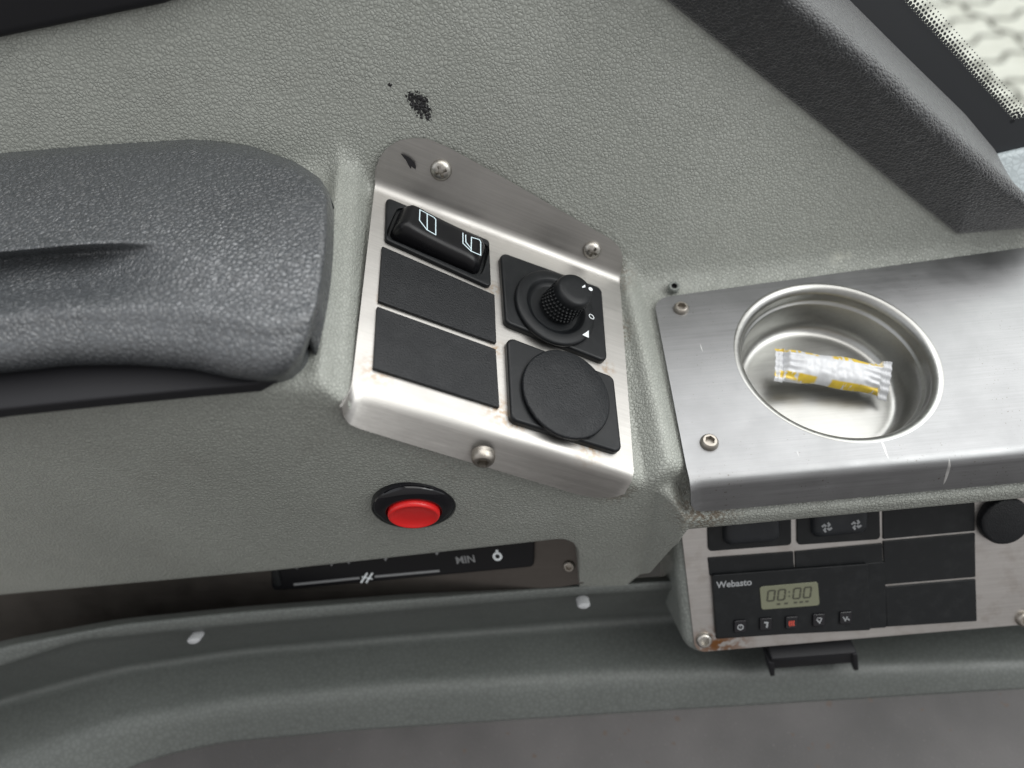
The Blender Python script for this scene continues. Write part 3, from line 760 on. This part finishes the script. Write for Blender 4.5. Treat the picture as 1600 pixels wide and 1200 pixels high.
for c4 in ([(1379, 745), (1523, 732), (1524, 830), (1380, 843)], [(1380, 846), (1524, 833), (1525, 902), (1383, 914)], [(1383, 917), (1525, 905), (1527, 971), (1386, 980)],
           [(1106, 872), (1240, 862), (1241, 890), (1109, 900)], [(1242, 862), (1379, 849), (1380, 880), (1243, 890)]):
    rquad(c4, 'blank_cover', .0014, .0006, M_DP, ip)
tm = rquad([(1112, 898), (1383, 878), (1386, 981), (1119, 999)], 'heating_timer', .0016, .001, M_DP, ip); tm['label'] = 'black heating timer with a small digital display'
q_ = rquad([(1113, 899), (1356, 881), (1361, 985), (1120, 997)], 'faceplate', .0034, .0012, M_DP, tm)
lcd = rquad([(1187, 917), (1278, 909), (1281, 946), (1190, 953)], 'screen', .0038, .0015, M_LCD, tm, .003, .0002)
c = D.px(1234, 928, .0038); ang = math.atan2(*(D.px(1278, 912, .0038)-D.px(1190, 920, .0038))[::-1])
def seg7(c0, w, h, n0=0):
    mb = MB(); r_ = np.array([math.cos(ang), math.sin(ang)]); u_ = np.array([-r_[1], r_[0]])+r_*.12
    P = {k: c0+r_*w*a+u_*h*b for k, (a, b) in dict(tl=(-.5, .5), tr=(.5, .5), ml=(-.5, 0), mr=(.5, 0), bl=(-.5, -.5), br=(.5, -.5)).items()}
    for a, b in (('tl', 'tr'), ('tr', 'mr'), ('mr', 'br'), ('br', 'bl'), ('bl', 'ml'), ('ml', 'tl')):
        p, q = P[a], P[b]; mb.add(*ribbon([p*.94+q*.06, p*.06+q*.94], .00075, .00395))
    return mb
mb = MB()
r_ = np.array([math.cos(ang), math.sin(ang)]); u_ = np.array([-r_[1], r_[0]])
for dx in (-.0098, -.0043, .0038, .0093):
    s7 = seg7(c+r_*dx, .0036, .0058); mb.add(s7.v, s7.f)
for dy in (-.0012, .0012):
    mb.add([(*(c+r_*(-.0003)+u_*dy+np.array(o_)*.0004), .00395) for o_ in ((-1, -1), (1, -1), (1, 1), (-1, 1))], [(0, 1, 2, 3)])
for dx in (-.006, -.002, .003, .006, .009):
    mb.add([(*(c+r_*dx-u_*.0052+r_*a*.0009+u_*b*.0005), .00393) for a, b in ((-1, -1), (1, -1), (1, 1), (-1, 1))], [(0, 1, 2, 3)])
mk('digits', mb.v, mb.f, M_LCDINK, lcd)
c = D.px(1147, 912, .0034); text_mesh('lettering', 'Webasto', .0050, c, ang, .0035, M_WHITE2, tm, .0001)
for i, (x, y) in enumerate(((1157, 980), (1197, 976.5), (1237.5, 974), (1280, 970), (1322, 966.5))):
    s = 9.5; b_ = rquad([(x-s, y-s), (x+s, y-s-1.4), (x+s, y+s-1.4), (x-s, y+s)], 'timer_button', .0046, .0008, M_GLOSS, tm, .003)
    c = D.px(x, y, .0047)
    mm = M_REDPRINT if i == 2 else M_WHITE2
    mb = MB()
    if i == 0:
        mb.add(*ribbon([np.array(p[:2]) for p in disc(c, .0014, 0)], .0006, .0047, True)); mb.add(*ribbon([c, c+np.array([0, .001])], .0004, .0047))
    elif i == 1: mb.add(*ribbon([c+np.array([-.001, .0015]), c+np.array([.0008, .0012]), c+np.array([.0003, -.0016])], .0009, .0047))
    elif i == 2:
        for dx in (-.0011, 0, .0011): mb.add(*ribbon([c+np.array([dx, -.0015]), c+np.array([dx-.0004, 0]), c+np.array([dx, .0015])], .0007, .0047))
    elif i == 3:
        mb.add(*ribbon([c+np.array([-.0014, .0010]), c+np.array([.0002, -.0012]), c+np.array([.0014, .0014])], .0007, .0047)); mb.add(*ribbon([c+np.array([-.001, .0016]), c+np.array([.001, .0016])], .0004, .0047))
    else:
        mb.add(*ribbon([c+np.array([-.0016, .0012]), c+np.array([-.0004, -.0012]), c+np.array([.0006, .0012])], .0006, .0047)); mb.add(*ribbon([c+np.array([.0008, .0]), c+np.array([.0018, -.0012])], .0006, .0047))
    mk('symbol', mb.v, mb.f, mm, b_)
kc = D.px(1573, 815, .005); v, f = lathe([(.0128, -.001), (.0128, .004), (.0122, .0052), (.0110, .0056), (.0001, .0056)], 64, kc); mk('round_knob', v, f, M_TEX, ip, angle=50)
screw(ip, D.px(1100, 1000, .001), .0006, .0044, .0024, M_STEEL, 'hex', .2)
screw(ip, D.px(1600, 967, .001), .0006, .0044, .0024, M_RUST, 'hex', .2)
# dark bracket hanging below the instrument panel
BK = Frame(atd(1265, 1036, .385), (0, -1, .2), (1, 0, 0))
mb = MB()
for c4 in ([(1203, 1024), (1336, 1014), (1337, 1030), (1204, 1040)], [(1198, 1030), (1208, 1029), (1209, 1050), (1202, 1051)], [(1328, 1016), (1337, 1015), (1339, 1040), (1331, 1041)]):
    mb.add(*slab(rpoly([BK.px(*p) for p in c4], .001, 4), -.006-.001*len(mb.v)/60, .002+.0003*len(mb.v)/60, .0006, 2))
bk = mk('bracket', mb.v, mb.f, M_DARK, None, BK); tag(bk, 'dark two-pronged bracket hanging under the instrument panel', 'bracket')

# ------------------------------------------------------------------ lower mouldings and floor
rows = [([-500, 0, 187, 375, 625, 875, 1000, 1600, 2200], [1190, 1000, 966, 947, 928, 909, 902, 860, 820], .395),
        ([-500, 0, 187, 375, 625, 875, 1000, 1600, 2200], [1200, 1012, 976, 956, 937, 918, 911, 868, 828], .380),
        ([-500, 0, 125, 312, 625, 906, 1000, 1600, 2200], [1240, 1040, 1000, 981, 953, 929, 923, 880, 838], .382),
        ([-500, 0, 125, 312, 625, 906, 1000, 1600, 2200], [1250, 1047, 1006, 987, 959, 934, 928, 885, 843], .392),
        ([-500, 0, 187, 375, 625, 937, 1000, 1600, 2200], [1310, 1094, 1044, 1015, 994, 969, 966, 930, 890], .438),
        ([-500, 0, 187, 375, 625, 1000, 1600, 2200], [1400, 1190, 1131, 1100, 1075, 1056, 1040, 1020], .400),
        ([-500, 0, 100, 250, 344, 562, 750, 1000, 1600, 2200], [1470, 1290, 1240, 1181, 1160, 1140, 1128, 1112, 1076, 1040], None)]
fs = [smoothed(polyx(a, b), 45) for a, b, d in rows]
# floor height from the riser directly below the moulding's front edge
ref = atd(700, fs[5](700), .400); fl_d = None
for k in range(400):
    p = atz(700, fs[6](700), ref[2]-.02-.001*k)
    if p[1] <= ref[1]+.002: break
FLOORZ = p[2]
cols = []
for x in np.linspace(-480, 2100, 200):
    pts = []
    for (a, b, d), fn in zip(rows, fs):
        y = fn(x); pts.append(atd(x, y, d) if d else atz(x, y, FLOORZ))
    pts.insert(0, pts[0]+np.array([0, .003, -.02]))
    pts.append(pts[-1]+np.array([0, 0, -.003]))
    cols.append(densify(fillet(pts, [.003, .004, .003, .004, .010, .010, .004], 5), 2))
v, f = grid(cols)
lm = mk('lower_moulding', v, f, M_LOW, None, SP, angle=80)
tag(lm, 'stepped dark grey moulding running under the leatherette panel down to the floor', 'moulding')
M_FLOOR = mat('vinyl_floor', (.13, .12, .122), .6); nn = N(M_FLOOR)
c = nn.mix((.040, .038, .038), (.066, .062, .062), nn.ramp(nn.noise(14, 4), .35, .65)); c = nn.mix(c, (.06, .04, .03), nn.ramp(nn.noise(150, 2), .70, .74, 0, .8)); c = nn.mix(c, (.14, .13, .13), nn.ramp(nn.noise(700, 2), .66, .74, 0, .3))
nn.ln(c, nn.b.inputs['Base Color']); nn.bump(nn.noise(500, 3), .3, .0005)
edge = [c_[-1] for c_ in cols][::4]
fv = []
for e_ in edge: fv += [(e_[0], e_[1]+.002, FLOORZ-.001), (e_[0]*1.0, -1.0, FLOORZ-.001)]
fv = [(-1.4, edge[0][1], FLOORZ-.001), (-1.4, -1.0, FLOORZ-.001)]+fv+[(1.6, edge[-1][1], FLOORZ-.001), (1.6, -1.0, FLOORZ-.001)]
fl = mk('floor', fv, [(2*k, 2*k+1, 2*k+3, 2*k+2) for k in range(len(fv)//2-1)], M_FLOOR, None, SP); tag(fl, kind='structure')
BH = Frame((0, .225, 0), (0, -1, 0), (1, 0, 0))  # dark slab added to close the gap; its black stands for shade
v, f = slab(np.array([(-.8, -.035), (.9, -.035), (.9, -.45), (-.8, -.45)])*np.array([1, -1]) if BH.v[2] < 0 else np.array([(-.8, -.035), (.9, -.035), (.9, -.45), (-.8, -.45)]), -.01, 0, .001, 2)
bh = mk('backing', v, f, M_DARK, None, BH); tag(bh, 'added dark bulkhead seen in the gap between the leatherette and the instrument panel', 'backing')
# white plugs on the moulding
M_PLUG = mat('white_plug', (.38, .39, .40), .5)
pl0 = None
for x, y, D_, r, lab in ((303, 1000, .392, .0036, 'white oval plug on the lower moulding, left end of the row'), (912, 945, .385, .0036, 'white oval plug on the lower moulding, below the heater controls corner'),
                    (610, 1127, .470, .0036, 'dim white plug low on the moulding just above the floor'), (1040, 1100, .462, .0030, 'dim white plug low on the moulding, below the bracket')):
    Fq_ = Frame(atd(x, y, D_-.006), (0, -.75, .66), (1, 0, 0))
    v, f = lathe([(r, -.006), (r, .0006), (r*.8, .0014), (.0001, .0018)], 32); v = [(a, b*.55, c) for a, b, c in v]
    o = mk('plug', v, f, M_PLUG, None, Fq_); tag(o, lab, 'plug', 'white plugs on the lower moulding')

# ------------------------------------------------------------------ heater controls in the slot
HT = Frame(atd(600, 940, .397), (-.15, -math.sin(math.radians(50)), math.cos(math.radians(50))), (1, 0, 0))
hc = root('heater_control_panel', HT, 'black heater control strip on a dark metal plate in the slot below the red button', 'heater controls')
M_HP = metal('dark_heater_plate', (.12, .108, .098), .42)
q = np.array([HT.px(*p) for p in [(-700, 860), (912, 762), (912, 912), (875, 918), (625, 937), (375, 956), (187, 975), (0, 1010), (-500, 1200), (-700, 1240)]]); v, f = slab(q, -.003, 0, .0005, 2); mk('plate', v, f, M_HP, hc, wn_=True)
q = np.array([HT.px(*p, .003) for p in [(417, 800), (836, 765), (834, 886), (424, 924)]]); v, f = slab(rpoly(q, .003, 6), -.001, .003, .001, 4)
fpn = mk('faceplate', v, f, M_FACE, hc, wn_=True)
def hz(x, y): return HT.px(400+x/2.963, 820+y/2.963, .0031)
mb = MB().add(*ribbon([hz(175, 277), hz(480, 246)], .0013, .0031)).add(*ribbon([hz(550, 240), hz(850, 213)], .0013, .0031))
mk('slider_line', mb.v, mb.f, M_DIMPRINT, fpn)
mb = MB()
for dx in (-14, 10): mb.add(*ribbon([hz(500+dx, 268), hz(530+dx, 222)], .0010, .0032))
mb.add(*ribbon([hz(490, 240), hz(540, 250)], .0007, .0033)); mk('fan_symbol', mb.v, mb.f, M_WHITE, fpn)
mb = MB()
for x, y in ((190, 205), (350, 190), (430, 180), (600, 166), (838, 140)):
    mk('pointer_mark', [(*hz(x-22, y-30), .0032), (*hz(x+22, y-33), .0032), (*hz(x, y+2), .0032)], [(0, 1, 2)], M_DIMPRINT, fpn)
c = hz(970, 162); a_ = math.atan2(*(hz(850, 213)-hz(175, 277))[::-1]); text_mesh('lettering', 'MIN', .0062, c, a_, .0032, M_DIMPRINT, fpn, .0001)
c = hz(1118, 146); mb = MB().add(*ribbon([np.array(p[:2]) for p in disc(c, .0020, 0)], .0013, .0032, True)).add(disc(c+np.array([0, .0033]), .0008, .0032), [tuple(range(24))]); mk('valve_symbol', mb.v, mb.f, M_WHITE, fpn)
c = HT.px(432, 902, .0035); v, f = slab(rpoly([c+np.array(p) for p in ((-.0022, -.006), (.0022, -.006), (.0022, .006), (-.0022, .006))], .002, 5), .002, .0042, .0008, 3); mk('slider_tab', v, f, M_DP, fpn)
screw(hc, HT.px(889, 884), 0, .0034, .002, M_RUST, 'hex', .1)

# ------------------------------------------------------------------ padded pillar trim beside the window
lo = [(700, -290), (1040, 0), (1490, 362)]
Lr = [wall(x, y, -.002) for x, y in [(820, -177), (1040, 0), (1265, 181), (1440, 322), (1492, 363), (1560, 357), (1640, 348)]]
R1 = [wall(x, y, .019) for x, y in [(1005, -195), (1225, 0), (1337, 94), (1450, 195), (1525, 262), (1600, 322), (1665, 362)]]
T1 = [wall(x, y, .017) for x, y in [(1045, -195), (1258, 0), (1370, 94), (1480, 194), (1550, 256), (1614, 312), (1680, 355)]]
O1 = [wall(x, y, -.012) for x, y in [(1135, -215), (1330, 0), (1420, 90), (1510, 178), (1556, 234), (1602, 322), (1690, 345)]]
def interp_rows(rows_, n):
    out_ = []
    for r_ in rows_:
        r_ = np.array(r_); d = np.arange(len(r_)).astype(float); t = np.linspace(0, d[-1], n)
        out_.append(np.stack([np.interp(t, d, r_[:, k]) for k in range(3)], 1))
    return out_
rr = interp_rows([Lr, R1, T1, O1], 90)
cols = []
for i in range(90):
    a, b, c_, d_ = (rr[k][i] for k in range(4))
    a0 = a-NW*.008
    e = ss(.93, 1.0, i/89)
    pts = [a0, a+NW*.004*(1-e), b-NW*.012*e*e, c_-NW*.014*e*e, d_, d_-NW*.01]
    cols.append(densify(fillet(pts, [.003, .006, .005, .004], 9), 2))
cols.append([p-NW*.022*min(1, max(0, np.dot(p-PW, NW)+.012)/.02)+np.array([.001, -.001, 0]) for p in cols[-1]])
v, f = grid(cols)
tr_ = mk('pillar_trim', v, f, M_TRIM, None, SP, angle=80); tag(tr_, 'charcoal padded pillar trim running diagonally beside the window', 'trim')
# dark seal above the panel, top left
sq = [(-900, 190), (0, 58), (255, 5), (430, -58), (700, -110)]
A_ = [wall(*p, .002) for p in sq]; cols = []
for p in densify(A_, 6): cols.append(fillet([p-NW*.01, p+NW*.003, p+NW*.003+np.array([0, .004, .03]), p+np.array([0, .02, .10])], [.003, .01], 5))
v, f = grid(cols); sl2 = mk('window_seal', v, f, M_DARK, None, SP); tag(sl2, 'black rubber window seal along the top edge of the leatherette panel', 'seal')

# ------------------------------------------------------------------ window glass with its dotted black border
GL = Frame(wall(1500, 120, -.014), NW, (1, 0, 0))
wg = root('side_window', GL, 'side window glass with black dotted border, paving seen through it', 'window')
g = lambda x, y: GL.px(x, y)
M_GLASS = bpy.data.materials.new('window_glass'); M_GLASS.use_nodes = True; t_ = M_GLASS.node_tree
for n_ in list(t_.nodes): t_.nodes.remove(n_)
o_ = t_.nodes.new('ShaderNodeOutputMaterial'); tr2 = t_.nodes.new('ShaderNodeBsdfTransparent'); gl = t_.nodes.new('ShaderNodeBsdfGlossy'); gl.inputs['Roughness'].default_value = .02; mx = t_.nodes.new('ShaderNodeMixShader')
tr2.inputs[0].default_value = (.93, .96, .94, 1); mx.inputs[0].default_value = .05
t_.links.new(tr2.outputs[0], mx.inputs[1]); t_.links.new(gl.outputs[0], mx.inputs[2]); t_.links.new(mx.outputs[0], o_.inputs[0])
q = [g(1100, -260), g(2000, -260), g(2000, 330), g(1560, 330)]
v, f = slab(np.array(q), -.004, 0, .0003, 1); mk('glass', v, f, M_GLASS, wg)
M_FRIT = mat('black_ceramic_border', (.012, .014, .017), .45)
corner = g(1580, 190); ed1 = g(1405, 0)-corner; ed1 /= np.linalg.norm(ed1); ed2 = g(1700, 168)-corner; ed2 /= np.linalg.norm(ed2)
far1 = corner+ed1*.30; far2 = corner+ed2*.30
inn = [far1, corner, far2]; n1 = np.array([-ed1[1], ed1[0]]); 
if np.dot(n1, g(1300, 100)-corner) < 0: n1 = -n1
n2 = np.array([-ed2[1], ed2[0]])
if np.dot(n2, g(1600, 400)-corner) < 0: n2 = -n2
mb = MB(); wb = .06
pc = corner+n1*wb+n2*wb*.5
for qd in ([far1, corner, corner+n1*wb-ed1*.02, far1+n1*wb], [corner, far2, far2+n2*wb, corner+n2*wb], [corner, corner+n2*wb, pc, corner+n1*wb-ed1*.02]):
    mb.add([(*p, .0004) for p in qd], [(0, 1, 2, 3)])
pit = .0021
def dots(org, e, n_in, L):
    for r in range(5):
        for k in range(int(L/pit)):
            p = org+e*(pit*(k+.5*(r % 2)))+n_in*(pit*.86*(r+.15)); rad = pit*(.60, .46, .36, .25, .16)[r]
            if r > 0 and (np.dot(p-corner, -n1) < pit*.3 or np.dot(p-corner, -n2) < pit*.3): continue
            mb.add(disc(p, rad, .0004+.00002*(r+1), n=10), [tuple(range(10))])
dots(corner, ed1, -n1, .24); dots(corner, ed2, -n2, .07)
mk('dotted_border', mb.v, mb.f, M_FRIT, wg)
# ledge at the foot of the window
LG = Frame(wall(1600, 285, -.004), (0, -.75, .66), (1, 0, 0)); M_LEDGE = leather('pale_ledge', (.42, .47, .49), .003, .3, .0003, .5)
q = [LG.px(*p) for p in [(1548, 243), (1640, 221), (1900, 180), (1900, 320), (1610, 345), (1560, 300)]]
v, f = slab(rpoly(q, .003, 5), -.012, 0, .003, 5)
lg = mk('window_ledge', v, f, M_LEDGE, None, LG, wn_=True); tag(lg, 'pale blue-grey ledge at the foot of the window beyond the pillar trim', 'ledge')
# ------------------------------------------------------------------ paving outside
M_PAV = mat('concrete_pavers', (.6, .58, .53), .85); nn = N(M_PAV)
rot = nn.mapped((1, 1, 1), (0, 0, math.radians(71)))
sx = nn.new('ShaderNodeSeparateXYZ'); nn.ln(rot, sx.inputs[0]); X_, Y_ = sx.outputs[0], sx.outputs[1]
wv1 = nn.math('MULTIPLY', nn.math('SINE', nn.math('MULTIPLY', X_, 2*PI/.15)), .015)
yy = nn.math('ADD', Y_, wv1)
wv2 = nn.math('MULTIPLY', nn.math('SINE', nn.math('MULTIPLY', Y_, 2*PI/.15)), .015)
rowi = nn.math('FLOOR', nn.math('DIVIDE', yy, .30))
xx = nn.math('ADD', nn.math('ADD', X_, wv2), nn.math('MULTIPLY', nn.math('MODULO', rowi, 2.0), .075))
def joint(s, per):
    fr_ = nn.math('FRACT', nn.math('DIVIDE', s, per)); a = nn.math('ABSOLUTE', nn.math('SUBTRACT', fr_, .5)); return nn.ramp(a, .5-.017/per, .5-.007/per)
j = nn.math('MAXIMUM', joint(yy, .30), joint(xx, .15))
c = nn.mix((.54, .52, .475), (.64, .62, .575), nn.ramp(nn.noise(9, 4), .3, .7)); c = nn.mix(c, (.075, .07, .055), j); nn.ln(c, nn.b.inputs['Base Color'])
pv = mk('ground', [(-14, -2, -1.37), (16, -2, -1.37), (16, 22, -1.37), (-14, 22, -1.37)], [(0, 1, 2, 3)], M_PAV, None, SP); tag(pv, kind='structure')
for o in S.objects:
    if o.type == 'LIGHT': pass
